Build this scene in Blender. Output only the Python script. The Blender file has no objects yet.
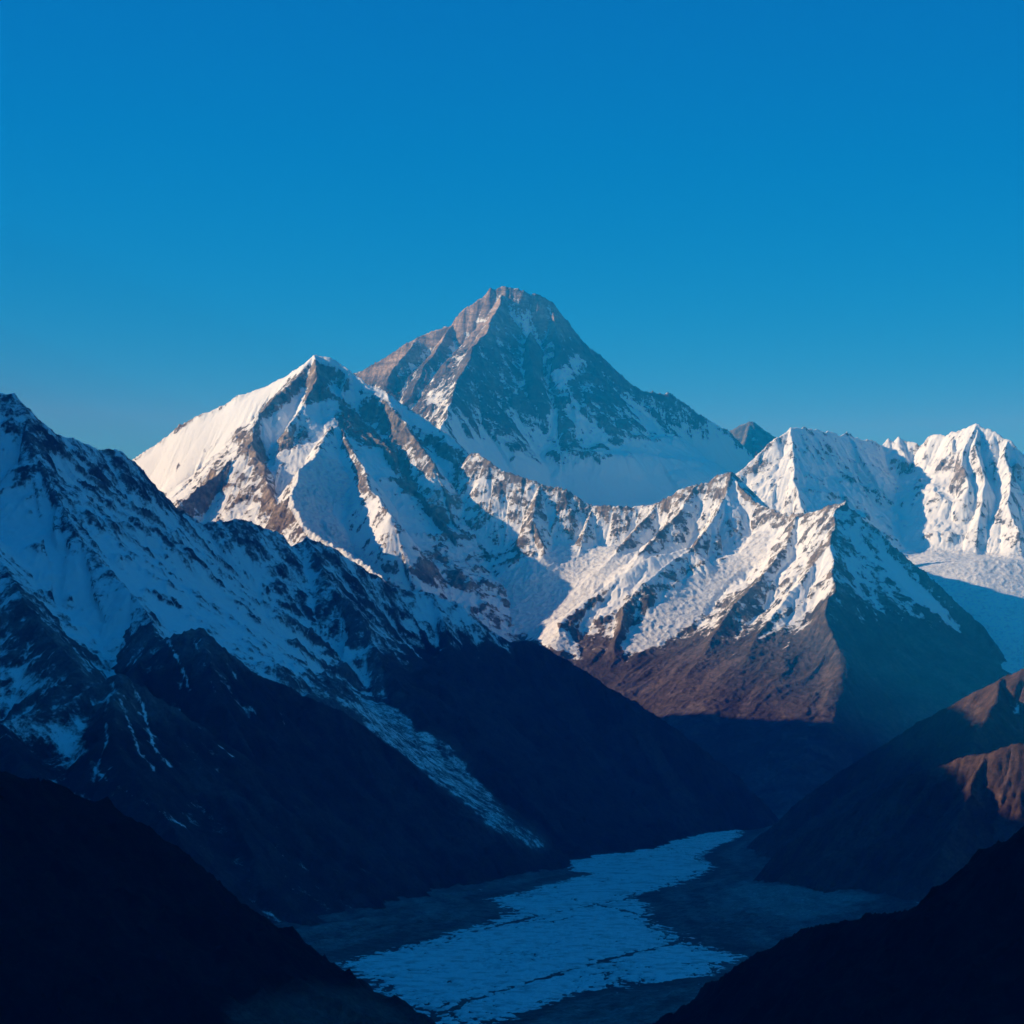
import bpy, math
import numpy as np

# ------------------------------------------------------------------ camera, sky, sun, exposure
SC = bpy.context.scene
F = 2800.0            # focal length in pixels of the 1024 px frame
HY = 700.0            # picture row of the eye level
CZ = 620.0            # camera height above the valley datum
cam = bpy.data.cameras.new("camera")
cam.sensor_width = 36.0
cam.lens = F / 1024.0 * 36.0
cam.shift_y = (HY - 512.0) / 1024.0
cam.clip_start = 1.0
cam.clip_end = 200000.0
co = bpy.data.objects.new("camera", cam)
co.location = (0, 0, CZ)
co.rotation_euler = (math.radians(90), 0, 0)
SC.collection.objects.link(co)
SC.camera = co

SUN_EL = math.radians(22.0)
SUN_AZ = math.radians(271.0)       # clockwise from +Y: from the left, a little behind the camera
sdir = np.array([math.sin(SUN_AZ) * math.cos(SUN_EL), math.cos(SUN_AZ) * math.cos(SUN_EL), math.sin(SUN_EL)])

W = bpy.data.worlds.new("World")
SC.world = W
W.use_nodes = True
nt = W.node_tree
bg = nt.nodes["Background"]
sky = nt.nodes.new("ShaderNodeTexSky")
sky.sky_type = 'NISHITA'
sky.sun_disc = False
sky.sun_elevation = SUN_EL
sky.sun_rotation = SUN_AZ
sky.altitude = 5200
sky.air_density = 1.0
sky.dust_density = 0.0
sky.ozone_density = 4.0
sep_ = nt.nodes.new("ShaderNodeSeparateColor"); com_ = nt.nodes.new("ShaderNodeCombineColor")
nt.links.new(sky.outputs[0], sep_.inputs[0])
for ch, (gain, gam, cap, least) in enumerate(((0.032, 8.0, 0.8, 0.012), (0.72, 1.24, 3.6, 1.0), (1.78, 0.85, 8.0, 3.9))):      # the deep, strongly blue sky of thin dry air
    p_ = nt.nodes.new("ShaderNodeMath"); p_.operation = 'POWER'; p_.inputs[1].default_value = gam
    m_ = nt.nodes.new("ShaderNodeMath"); m_.operation = 'MULTIPLY'; m_.inputs[1].default_value = gain
    nt.links.new(sep_.outputs[ch], p_.inputs[0]); nt.links.new(p_.outputs[0], m_.inputs[0]); c_ = nt.nodes.new("ShaderNodeMath"); c_.operation = 'MINIMUM'; c_.inputs[1].default_value = cap
    nt.links.new(m_.outputs[0], c_.inputs[0]); f_ = nt.nodes.new("ShaderNodeMath"); f_.operation = 'MAXIMUM'; f_.inputs[1].default_value = least
    nt.links.new(c_.outputs[0], f_.inputs[0]); nt.links.new(f_.outputs[0], com_.inputs[ch])
nt.links.new(com_.outputs[0], bg.inputs[0])
bg.inputs[1].default_value = 0.10

sun = bpy.data.lights.new("sun", 'SUN')
sun.energy = 5.0
sun.angle = math.radians(0.5)
sun.color = (0.96, 0.96, 0.89)
so = bpy.data.objects.new("sun", sun)
so.rotation_euler = (math.pi / 2 - SUN_EL, 0, math.pi - SUN_AZ)
SC.collection.objects.link(so)

SC.view_settings.view_transform = 'Standard'
SC.view_settings.look = 'None'
SC.view_settings.exposure = 0.0
SC.view_settings.gamma = 1.0
SC.cycles.use_denoising = True
SC.cycles.max_bounces = 4
SC.cycles.diffuse_bounces = 2
SC.cycles.volume_bounces = 0

# ------------------------------------------------------------------ noise
_rng = np.random.RandomState(7)
_perm = _rng.permutation(4096).astype(np.int32)
_perm = np.concatenate([_perm, _perm])
_ga = _rng.rand(4096) * 2 * math.pi
_gx = np.cos(_ga).astype(np.float32); _gy = np.sin(_ga).astype(np.float32)

def perlin(x, y, seed=0):
    x = np.asarray(x, np.float32) + seed * 37.13; y = np.asarray(y, np.float32) + seed * 91.7
    xi = np.floor(x); yi = np.floor(y)
    fx = x - xi; fy = y - yi
    xi = xi.astype(np.int32) & 4095; yi = yi.astype(np.int32) & 4095
    u = fx * fx * fx * (fx * (fx * 6 - 15) + 10); v = fy * fy * fy * (fy * (fy * 6 - 15) + 10)
    x1 = (xi + 1) & 4095; y1 = (yi + 1) & 4095
    def g(a, b, dx, dy):
        h = _perm[_perm[a] + b]
        return _gx[h] * dx + _gy[h] * dy
    n00 = g(xi, yi, fx, fy); n10 = g(x1, yi, fx - 1, fy)
    n01 = g(xi, y1, fx, fy - 1); n11 = g(x1, y1, fx - 1, fy - 1)
    a = n00 + u * (n10 - n00); b = n01 + u * (n11 - n01)
    return (a + v * (b - a)) * 1.5

def fbm(x, y, octv, seed=0, gain=0.5):
    s = 0; a = 1.0; t = 0
    for i in range(octv):
        s = s + a * perlin(x, y, seed + i * 3); t += a
        x = x * 2.03; y = y * 2.03; a *= gain
    return s / t

def ridged(x, y, octv, seed=0, gain=0.55):
    s = 0; a = 1.0; t = 0; w = 1.0
    for i in range(octv):
        n = 1 - np.abs(perlin(x, y, seed + i * 3)) * 1.6
        n = np.clip(n, 0, 1) ** 2 * w
        s = s + a * n; t += a
        w = np.clip(n * 1.6, 0.15, 1)
        x = x * 2.07; y = y * 2.07; a *= gain
    return s / t

def sstep(a, b, x):
    t = np.clip((x - a) / (b - a), 0, 1)
    return t * t * (3 - 2 * t)

def blur(a, r):
    r = int(max(1, r))
    for ax in (0, 1):
        for _ in range(2):
            p = np.pad(a, [(r + 1, r) if i == ax else (0, 0) for i in (0, 1)], mode='edge')
            c = np.cumsum(p, axis=ax, dtype=np.float64)
            n = a.shape[ax]
            hi = np.take(c, np.arange(2 * r + 1, 2 * r + 1 + n), axis=ax)
            lo = np.take(c, np.arange(0, n), axis=ax)
            a = ((hi - lo) / (2 * r + 1)).astype(np.float32)
    return a

# ------------------------------------------------------------------ survey helpers: bearings read from the photograph
def P(px, py, km):
    """a bearing plus a distance gives a point of the terrain"""
    y = km * 1000.0
    return ((px - 512.0) / F * y, y, (HY - py) / F * y)      # z relative to the camera

def floor_z(y):
    return -560.0 + np.clip(np.asarray(y) - 4000.0, -4000, 9000) * 0.012

def ground(px, py):
    """where a bearing meets the valley floor"""
    t = (py - HY) / F
    y = (560.0 + 48.0) / (t + 0.012)
    return ((px - 512.0) / F * y, y)

def inpoly(X, Y, poly):
    c = np.zeros(X.shape, bool)
    n = len(poly); j = n - 1
    for i in range(n):
        xi, yi = poly[i]; xj, yj = poly[j]
        if yi != yj:
            k = (yi > Y) != (yj > Y)
            c ^= k & (X < (xj - xi) * (Y - yi) / (yj - yi) + xi)
        j = i
    return c

def polydist(X, Y, poly, closed=True):
    d = np.full(X.shape, 1e9, np.float32)
    n = len(poly)
    for i in range(n if closed else n - 1):
        ax, ay = poly[i]; bx, by = poly[(i + 1) % n]
        ex, ey = bx - ax, by - ay
        L = ex * ex + ey * ey + 1e-9
        t = np.clip(((X - ax) * ex + (Y - ay) * ey) / L, 0, 1)
        d = np.minimum(d, np.hypot(X - ax - t * ex, Y - ay - t * ey))
    return d

def area(X, Y, poly, soft):
    """1 inside, 0 outside, soft edge"""
    s = polydist(X, Y, poly)
    s = np.where(inpoly(X, Y, poly), s, -s)
    return sstep(-soft, soft, s)

# ------------------------------------------------------------------ terrain engine
class Mount:
    def __init__(self, x0, x1, y0, y1, ds, ridges, seed, s=1.0, conc=0.35, D0=600.0, jag=14.0, warp=26.0,
                 rib=60.0, ribl=150.0, rough=26.0, roughl=220.0, erode=3, fine=0.33):
        self.ds = ds
        xs = np.arange(x0, x1, ds, dtype=np.float32); ys = np.arange(y0, y1, ds, dtype=np.float32)
        X, Y = np.meshgrid(xs, ys)
        self.X, self.Y = X, Y
        wx = X + warp * fbm(X / 260, Y / 260, 3, seed) ; wy = Y + warp * fbm(X / 260, Y / 260, 3, seed + 50)
        best = np.full(X.shape, -1e9, np.float32); arc = np.zeros_like(best); dist = np.zeros_like(best); rid = np.zeros_like(best)
        for k, r in enumerate(ridges):
            pts = [P(*p) for p in r['p']]
            rs = r.get('s', s); rc = r.get('c', conc); rD = r.get('D', D0); jg = r.get('j', jag)
            sl, sr = rs if isinstance(rs, tuple) else (rs, rs)
            a0 = 0.0
            for (ax, ay, az), (bx, by, bz) in zip(pts[:-1], pts[1:]):
                ex, ey = bx - ax, by - ay
                L = math.hypot(ex, ey) + 1e-6
                t = np.clip(((wx - ax) * ex + (wy - ay) * ey) / (L * L), 0, 1)
                qx = wx - ax - t * ex; qy = wy - ay - t * ey
                d = np.sqrt(qx * qx + qy * qy)
                side = (ex * qy - ey * qx) > 0           # left of the way the ridge is drawn
                ss = sl if sl == sr else np.where(side, sl, sr).astype(np.float32)
                z = az + t * (bz - az)
                A = a0 + t * L
                h = z - ss * d * (1 - rc * d / (d + rD))
                m = h > best
                best = np.where(m, h, best); arc = np.where(m, A + np.where(side, 0, 5000), arc)
                dist = np.where(m, d, dist); rid = np.where(m, k, rid)
                a0 += L
        self.dist = dist; self.rid = rid; self.arc = arc
        h = best
        jn = fbm(arc / 90, rid * 11.7, 4, seed + 5, 0.6)
        h = h + jag * jn * np.exp(-dist / 120)
        # ribs and gullies running down from the ridges
        wob = 0.45 * fbm(X / 320, Y / 320, 3, seed + 71)
        g = 1 - ridged(arc / ribl + wob + rid * 7.31, dist / (ribl * 4.5) + rid * 3.7, 5, seed + 20, 0.5) * 1.4
        g2 = 1 - ridged(arc / (ribl * 0.3) + 2 * wob + rid * 3.1, dist / (ribl * 2.2), 4, seed + 27, 0.55) * 1.4
        self.gully = g
        h = h - rib * (g + fine * g2) * sstep(0, 240, dist)
        h = h + rough * (ridged(X / roughl, (Y + 0.6 * h) / roughl, 6, seed + 31, 0.6) - 0.45) * (0.35 + 0.65 * sstep(0, 200, dist))
        self.h = h.astype(np.float32)
        for e in range(erode):
            self.droplets(seed + e)
        self.h += rough * 0.12 * fbm(X / 30, Y / 30, 3, seed + 40, 0.6)

    def pix(self):
        return 512 + F * self.X / self.Y, HY - F * self.h / self.Y

    def droplets(self, seed, n=60000, steps=46, rate=0.30, cap=6.0):
        rng = np.random.RandomState(seed)
        H = self.h; ny, nx = H.shape; ds = self.ds
        n = int(min(n, nx * ny * 0.25))
        px = rng.rand(n).astype(np.float32) * (nx - 2); py = rng.rand(n).astype(np.float32) * (ny - 2)
        vx = np.zeros(n, np.float32); vy = np.zeros(n, np.float32)
        sed = np.zeros(n, np.float32); wat = np.ones(n, np.float32)
        Hf = H.ravel().astype(np.float32)
        for s in range(steps):
            ix = px.astype(np.int32); iy = py.astype(np.int32); fx = px - ix; fy = py - iy
            i0 = iy * nx + ix
            a = Hf[i0]; b = Hf[i0 + 1]; c = Hf[i0 + nx]; d = Hf[i0 + nx + 1]
            gx = (b - a) * (1 - fy) + (d - c) * fy; gy = (c - a) * (1 - fx) + (d - b) * fx
            h0 = a * (1 - fx) * (1 - fy) + b * fx * (1 - fy) + c * (1 - fx) * fy + d * fx * fy
            vx = vx * 0.35 - gx * 0.65; vy = vy * 0.35 - gy * 0.65
            l = np.sqrt(vx * vx + vy * vy) + 1e-6
            vx /= l; vy /= l
            qx = np.clip(px + vx, 0, nx - 2.01); qy = np.clip(py + vy, 0, ny - 2.01)
            jx = qx.astype(np.int32); jy = qy.astype(np.int32); ux = qx - jx; uy = qy - jy
            j0 = jy * nx + jx
            h1 = Hf[j0] * (1 - ux) * (1 - uy) + Hf[j0 + 1] * ux * (1 - uy) + Hf[j0 + nx] * (1 - ux) * uy + Hf[j0 + nx + 1] * ux * uy
            dh = h1 - h0
            C = np.clip(-dh, 0.05, 6) * wat * cap * 0.5
            up = dh > 0
            dep = np.where(up, np.minimum(dh, sed), np.where(sed > C, (sed - C) * 0.25, 0))
            ero = np.where(~up & (sed <= C), np.minimum((C - sed) * rate * 0.3, -dh * 0.5), 0)
            ch = (dep - ero).astype(np.float32)
            ch *= (ix > 2) & (iy > 2) & (ix < nx - 4) & (iy < ny - 4)
            sed = sed - ch
            w = np.concatenate([ch * (1 - fx) * (1 - fy), ch * fx * (1 - fy), ch * (1 - fx) * fy, ch * fx * fy])
            idx = np.concatenate([i0, i0 + 1, i0 + nx, i0 + nx + 1])
            Hf += np.bincount(idx, weights=w, minlength=Hf.size).astype(np.float32)
            px, py = qx, qy
            wat *= 0.985
        self.h = Hf.reshape(ny, nx)

    def smooth_in(self, mask, r, k=1.0):
        b = blur(self.h, r / self.ds)
        self.h = self.h + (b - self.h) * mask * k

    def fill(self, mask, r, k=1.0):
        """snow and ice lying in the hollows"""
        b = blur(self.h, r / self.ds)
        self.h = self.h + np.maximum(b - self.h, 0) * mask * k

    def snow_base(self, line, spread, slope_w=1.0, curv_w=0.02, n0=0.70, noise=0.35, seed=0, streak=0.45, ns=1.0):
        gy, gx = np.gradient(self.h, self.ds)
        nz = 1 / np.sqrt(1 + gx * gx + gy * gy)
        curv = blur(self.h, 18 / self.ds + 1) - self.h
        curv2 = blur(self.h, 70 / self.ds + 1) - self.h
        self.nz = nz
        z = self.h
        s = 0.5 + 0.5 * np.tanh((z - line) / spread)
        s = s + slope_w * (nz - n0) + curv_w * np.clip(curv, -8, 8) + curv_w * 0.25 * np.clip(curv2, -12, 25)
        s = s + noise * (0.55 * fbm(self.X / (190 * ns), self.Y / (190 * ns) + self.h / (240 * ns), 4, seed + 3, 0.6) + 0.75 * fbm(self.X / (34 * ns), self.Y / (60 * ns) + self.h / (70 * ns), 4, seed + 13, 0.65))
        s = s + streak * (fbm(self.arc / 42 + self.rid * 5.1, self.dist / 210, 3, seed + 17, 0.6) * 0.9 + 0.5 * fbm(self.arc / 16, self.dist / 90, 2, seed + 18))
        self.snow = s
        return s

def runnels(M, l, seed, w=0.05):
    n = np.abs(perlin(M.arc / l + 0.35 * fbm(M.X / 160, M.Y / 160, 3, seed + 1), M.dist / (l * 14) + M.rid * 9.7, seed))
    m = sstep(-0.05, 0.25, perlin(M.arc / (l * 2.3), M.dist / 420 + M.rid * 3.3, seed + 5))
    return (1 - sstep(w * 0.3, w, n)) * m

def streaks(px, py, lines, w):
    """snow lying in single gullies"""
    wx = px + 2.2 * fbm(px / 7, py / 7, 3, 601); wy = py + 2.2 * fbm(px / 7, py / 7, 3, 603)
    d = np.full(px.shape, 99.0, np.float32)
    for l in lines: d = np.minimum(d, polydist(wx, wy, l, closed=False))
    return (1 - sstep(w * 0.4, w * 1.5, d)) * (0.75 + 0.6 * fbm(px / 9, py / 9, 3, 605))

def set_attr(me, name, arr):
    a = me.attributes.new(name, 'FLOAT', 'POINT')
    a.data.foreach_set("value", arr.astype(np.float32))

def mesh_from(name, X, Y, Z, facemask, mat, attrs=None):
    ny, nx = X.shape
    idx = np.arange(nx * ny, dtype=np.int32).reshape(ny, nx)
    q = np.stack([idx[:-1, :-1], idx[:-1, 1:], idx[1:, 1:], idx[1:, :-1]], -1)[facemask]
    used = np.zeros(nx * ny, bool); used[q.ravel()] = True
    remap = np.cumsum(used, dtype=np.int32) - 1
    co_ = np.stack([X.ravel()[used], Y.ravel()[used], Z.ravel()[used]], -1).astype(np.float32)
    fl = remap[q].astype(np.int32)
    me = bpy.data.meshes.new(name)
    me.vertices.add(len(co_)); me.vertices.foreach_set("co", co_.ravel())
    me.loops.add(fl.size); me.loops.foreach_set("vertex_index", fl.ravel())
    me.polygons.add(len(fl)); me.polygons.foreach_set("loop_start", np.arange(0, fl.size, 4, dtype=np.int32))
    me.polygons.foreach_set("use_smooth", np.ones(len(fl), bool))
    me.update(calc_edges=True)
    for k, v in (attrs or {}).items():
        set_attr(me, k, v.ravel()[used])
    me.materials.append(mat)
    ob = bpy.data.objects.new(name, me)
    SC.collection.objects.link(ob)
    return ob

def tag(o, label, cat, kind='structure', group=None):
    o['label'] = label; o['category'] = cat; o['kind'] = kind
    if group: o['group'] = group

def emit(M, name, mat, label, cat, ice=None, brown=None, crag=13.0, cragl=46.0):
    """link the mountain; `ice` is a list of (mask, name, material, label, category) areas that become bodies of their own"""
    rock = 1 - sstep(0.30, 0.75, M.snow)
    if brown is not None: rock = rock * (1 - 0.8 * np.clip(brown, 0, 1))
    wv = 0.5 * fbm(M.X / 120, M.Y / 120, 2, 401)
    M.h = M.h + crag * (0.25 + 0.75 * rock) * (ridged(M.X / cragl + wv, (M.Y * 0.45 + M.h * 0.55) / cragl, 4, 407, 0.6) - 0.42)
    M.h = M.h.astype(np.float32)
    streak = fbm(M.arc / 48 + M.rid * 5.1, M.dist / 330, 4, 411, 0.65)
    Z = M.h
    low = floor_z(M.Y) - 40.0
    f = (Z > low)
    keep = f[:-1, :-1] | f[1:, :-1] | f[:-1, 1:] | f[1:, 1:]
    at = {"snow": M.snow, "brown": brown if brown is not None else np.zeros_like(Z), "streak": streak}
    for (mask, n, m, l, c) in (ice or []):
        mm = (mask[:-1, :-1] + mask[1:, :-1] + mask[:-1, 1:] + mask[1:, 1:]) / 4 > 0.5
        mm &= keep
        o = mesh_from(n, M.X, M.Y, Z + CZ, mm, m, at); tag(o, l, c)
        keep &= ~mm
    o = mesh_from(name, M.X, M.Y, Z + CZ, keep, mat, at)
    tag(o, label, cat)
    return o

# ------------------------------------------------------------------ materials
def nn(t, typ, **kw):
    n = t.nodes.new(typ)
    for k, v in kw.items(): setattr(n, k, v)
    return n

def mountain_material(name, rock_a, rock_b, brown_a, brown_b, snow_c=(0.86, 0.87, 0.88), sharp=0.07, fine=0.55, strata=0.0, scale=1.0, bump=1.0, streak=1.1):
    m = bpy.data.materials.new(name); m.use_nodes = True
    t = m.node_tree; L = t.links
    bs = t.nodes["Principled BSDF"]
    geo = nn(t, "ShaderNodeNewGeometry")
    def noise(sc, det, rough=0.6):
        n = nn(t, "ShaderNodeTexNoise"); n.inputs["Scale"].default_value = sc / scale; n.inputs["Detail"].default_value = det
        n.inputs["Roughness"].default_value = rough
        L.new(geo.outputs["Position"], n.inputs["Vector"]); return n.outputs[0]
    def math_(op, a, b, c=None):
        n = nn(t, "ShaderNodeMath", operation=op)
        for i, v in enumerate((a, b) + ((c,) if c is not None else ())):
            if isinstance(v, (int, float)): n.inputs[i].default_value = v
            else: L.new(v, n.inputs[i])
        return n.outputs[0]
    def mixc(f, a, b):
        n = nn(t, "ShaderNodeMix", data_type='RGBA')
        L.new(f, n.inputs[0])
        for i, v in ((6, a), (7, b)):
            if isinstance(v, tuple): n.inputs[i].default_value = v + (1,)
            else: L.new(v, n.inputs[i])
        return n.outputs[2]
    def smooth(x, a, b):
        n = nn(t, "ShaderNodeMapRange", interpolation_type='SMOOTHSTEP')
        L.new(x, n.inputs[0]); n.inputs[1].default_value = a; n.inputs[2].default_value = b
        return n.outputs[0]
    an = nn(t, "ShaderNodeAttribute", attribute_name="snow")
    ab = nn(t, "ShaderNodeAttribute", attribute_name="brown")
    nA = noise(0.05, 8, 0.75); nB = noise(0.012, 4, 0.6); nC = noise(0.004, 3)
    rock = mixc(smooth(nB, 0.35, 0.65), rock_a, rock_b)
    brn = mixc(smooth(nB, 0.35, 0.65), brown_a, brown_b)
    base = mixc(ab.outputs["Fac"], rock, brn)
    if strata:
        sep = nn(t, "ShaderNodeSeparateXYZ"); L.new(geo.outputs["Position"], sep.inputs[0])
        zz = math_('MULTIPLY_ADD', sep.outputs[0], 0.10, sep.outputs[2])
        zz = math_('MULTIPLY_ADD', nC, 90.0, zz)
        comb = nn(t, "ShaderNodeCombineXYZ"); L.new(math_('MULTIPLY', zz, 0.028), comb.inputs[2])
        ns = nn(t, "ShaderNodeTexNoise"); ns.inputs["Scale"].default_value = 1.0; ns.inputs["Detail"].default_value = 5
        L.new(comb.outputs[0], ns.inputs["Vector"])
        v = math_('MULTIPLY_ADD', smooth(ns.outputs[0], 0.3, 0.7), strata, 1 - strata * 0.5)
        nv = nn(t, "ShaderNodeVectorMath", operation='SCALE'); L.new(base, nv.inputs[0]); L.new(v, nv.inputs[3])
        base = nv.outputs[0]
    # mottled rock
    ak = nn(t, "ShaderNodeAttribute", attribute_name="streak")
    v2 = math_('MULTIPLY_ADD', smooth(nA, 0.30, 0.70), 1.0, 0.5)
    v2 = math_('MULTIPLY', v2, math_('MULTIPLY_ADD', ak.outputs["Fac"], streak, 1.0))
    nv2 = nn(t, "ShaderNodeVectorMath", operation='SCALE'); L.new(base, nv2.inputs[0]); L.new(v2, nv2.inputs[3])
    base = nv2.outputs[0]
    sn = math_('MULTIPLY_ADD', math_('SUBTRACT', nA, 0.5), fine, an.outputs["Fac"])
    sn = math_('MULTIPLY_ADD', math_('SUBTRACT', nB, 0.5), fine, sn)
    fac = smooth(sn, 0.5 - sharp, 0.5 + sharp)
    snow = mixc(nC, tuple(c * 0.94 for c in snow_c), snow_c)
    col = mixc(fac, base, snow)
    L.new(col, bs.inputs["Base Color"])
    bs.inputs["Roughness"].default_value = 0.85
    bs.inputs["Specular IOR Level"].default_value = 0.02
    bp = nn(t, "ShaderNodeBump"); bp.inputs["Distance"].default_value = 12.0 * bump * scale
    hgt = math_('MULTIPLY', nA, math_('MULTIPLY_ADD', fac, -0.8, 1.0))
    L.new(hgt, bp.inputs["Height"]); bp.inputs["Strength"].default_value = 0.8
    L.new(bp.outputs[0], bs.inputs["Normal"])
    return m

def ice_material(name, col, dark, scale=0.03):
    m = bpy.data.materials.new(name); m.use_nodes = True
    t = m.node_tree; L = t.links; bs = t.nodes["Principled BSDF"]
    geo = nn(t, "ShaderNodeNewGeometry")
    n = nn(t, "ShaderNodeTexNoise"); n.inputs["Scale"].default_value = scale; n.inputs["Detail"].default_value = 6; n.inputs["Roughness"].default_value = 0.7
    L.new(geo.outputs["Position"], n.inputs["Vector"])
    r = nn(t, "ShaderNodeMapRange", interpolation_type='SMOOTHSTEP'); L.new(n.outputs[0], r.inputs[0]); r.inputs[1].default_value = 0.38; r.inputs[2].default_value = 0.52
    x = nn(t, "ShaderNodeMix", data_type='RGBA'); L.new(r.outputs[0], x.inputs[0])
    x.inputs[6].default_value = dark + (1,); x.inputs[7].default_value = col + (1,)
    L.new(x.outputs[2], bs.inputs["Base Color"]); bs.inputs["Roughness"].default_value = 0.7
    bs.inputs["Specular IOR Level"].default_value = 0.2
    bp = nn(t, "ShaderNodeBump"); bp.inputs["Distance"].default_value = 8.0; L.new(n.outputs[0], bp.inputs["Height"]); L.new(bp.outputs[0], bs.inputs["Normal"])
    return m

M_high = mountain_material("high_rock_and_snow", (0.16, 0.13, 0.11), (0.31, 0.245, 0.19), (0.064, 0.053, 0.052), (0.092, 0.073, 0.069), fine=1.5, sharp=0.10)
M_main = mountain_material("banded_rock_and_snow", (0.080, 0.064, 0.058), (0.15, 0.115, 0.098), (0.29, 0.205, 0.155), (0.37, 0.265, 0.20), strata=0.8, fine=1.5, sharp=0.12)
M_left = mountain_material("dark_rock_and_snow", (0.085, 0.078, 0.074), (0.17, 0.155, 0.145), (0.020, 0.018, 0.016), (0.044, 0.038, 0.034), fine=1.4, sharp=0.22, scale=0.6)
M_hill = mountain_material("dark_slope", (0.07, 0.05, 0.04), (0.10, 0.07, 0.05), (0.060, 0.038, 0.030), (0.098, 0.060, 0.045), scale=0.6)
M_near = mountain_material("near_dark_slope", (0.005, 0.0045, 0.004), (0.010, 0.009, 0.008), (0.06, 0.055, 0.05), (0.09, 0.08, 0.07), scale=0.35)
M_ice = ice_material("glacier_ice", (0.82, 0.83, 0.85), (0.62, 0.61, 0.60), 0.05)
M_dirty = ice_material("debris_glacier", (0.26, 0.27, 0.28), (0.06, 0.056, 0.054))

# ------------------------------------------------------------------ the great pyramid in the middle
R = [
    dict(p=[(280, 410, 20.4), (360, 370, 20.2), (396, 350, 20.1), (420, 336, 20.0), (453, 323, 20.0), (458, 316, 20.0), (466, 307, 20.0), (476, 303, 20.0), (484, 297, 20.0), (491, 287, 20.0), (497, 289, 20.0), (506, 286, 20.0), (519, 289, 20.0),
            (530, 294, 20.0), (541, 294, 20.0), (552, 303, 20.0), (569, 323, 20.05), (586, 343, 20.1), (606, 360, 20.2), (629, 383, 20.3), (645, 391, 20.3), (669, 393, 20.35), (684, 402, 20.4),
            (704, 417, 20.4), (727, 430, 20.5), (760, 460, 20.6), (830, 500, 20.7)], s=(1.3, 2.1), c=0.12, D=350),
    # the long front rib: sunlit on its left, dark on its right
    dict(p=[(503, 294, 19.97), (499, 306, 19.80), (490, 319, 19.62), (487, 332, 19.46), (474, 346, 19.24), (469, 362, 19.0), (456, 381, 18.75), (451, 402, 18.42), (440, 430, 18.0), (424, 470, 17.4), (405, 520, 16.6)], s=(1.25, 1.0), c=0.12, D=900),
    dict(p=[(507, 300, 19.96), (510, 318, 19.84), (511, 336, 19.66), (504, 356, 19.46), (501, 376, 19.26), (499, 402, 18.98)], s=(1.5, 1.5), c=0.05),
    dict(p=[(530, 330, 19.72), (528, 350, 19.52), (534, 372, 19.3)], s=(1.5, 1.6), c=0.05),
    dict(p=[(552, 305, 20.0), (553, 325, 19.86), (560, 350, 19.64)], s=(1.2, 1.2), c=0.3),
    dict(p=[(579, 335, 20.08), (590, 358, 19.94)], s=(1.2, 1.3)),
    # left face ribs
    dict(p=[(453, 323, 20.0), (438, 345, 19.82), (424, 366, 19.6), (412, 390, 19.4)], s=1.2),
    dict(p=[(420, 336, 20.0), (404, 355, 19.85), (388, 378, 19.65)], s=1.2),
]
EV = Mount(-1750, 2900, 16000, 21600, 7.0, R, 11, conc=0.5, D0=500, jag=24, rib=60, ribl=150, rough=17, roughl=120, erode=3)
px, py = EV.pix()
apron = area(px, py, [(400, 448), (470, 446), (560, 466), (640, 452), (700, 440), (760, 455), (860, 620), (380, 620)], 14)
EV.smooth_in(apron, 60, 0.6)
s = EV.snow_base(500, 900, 1.0, 0.035, 0.62, 0.50, 11)
s = s * 0.55 - 0.24
s += 0.8 * apron
px, py = EV.pix()
s += 0.28 * area(px, py, [(508, 296), (528, 300), (536, 325), (528, 335), (512, 318)], 4)
s += 0.5 * area(px, py, [(550, 372), (572, 357), (584, 360), (575, 372), (566, 385), (580, 410), (590, 428), (580, 432), (566, 408)], 4)
s += 0.16 * sstep(405, 450, py) + 0.25 * area(px, py, [(420, 390), (452, 380), (470, 440), (440, 440)], 10)
s += 0.25 * area(px, py, [(620, 385), (700, 405), (740, 430), (760, 480), (640, 450)], 12)
# snow runnels at the foot of the rock
s += 0.35 * sstep(0.55, 0.9, EV.gully) * sstep(380, 430, py)
EV.snow = s
top = area(px, py, [(350, 385), (420, 332), (500, 280), (560, 300), (575, 335), (520, 338), (480, 340), (420, 362)], 10)
emit(EV, "mountain_peak", M_main, "tall dark rock pyramid, highest summit of all, at centre against the blue sky", "mountain", brown=top)

# ------------------------------------------------------------------ distant dark top behind its right shoulder
R = [dict(p=[(690, 440, 23), (727, 432, 23), (747, 422, 23), (752, 421, 23), (763, 428, 23), (775, 436, 23), (800, 455, 23.2)], s=0.8),
     dict(p=[(750, 421, 23), (745, 440, 22.7), (735, 470, 22.3)], s=0.9)]
FP = Mount(1300, 2700, 21700, 24000, 12.0, R, 23, jag=10, rib=40, erode=1)
FP.snow_base(2600, 500, 1.0, 0.02, 0.7, 0.4, 23); FP.snow -= 0.15
emit(FP, "mountain_peak", M_left, "small distant dark top peeking over the right shoulder of the rock pyramid", "mountain")

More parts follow.
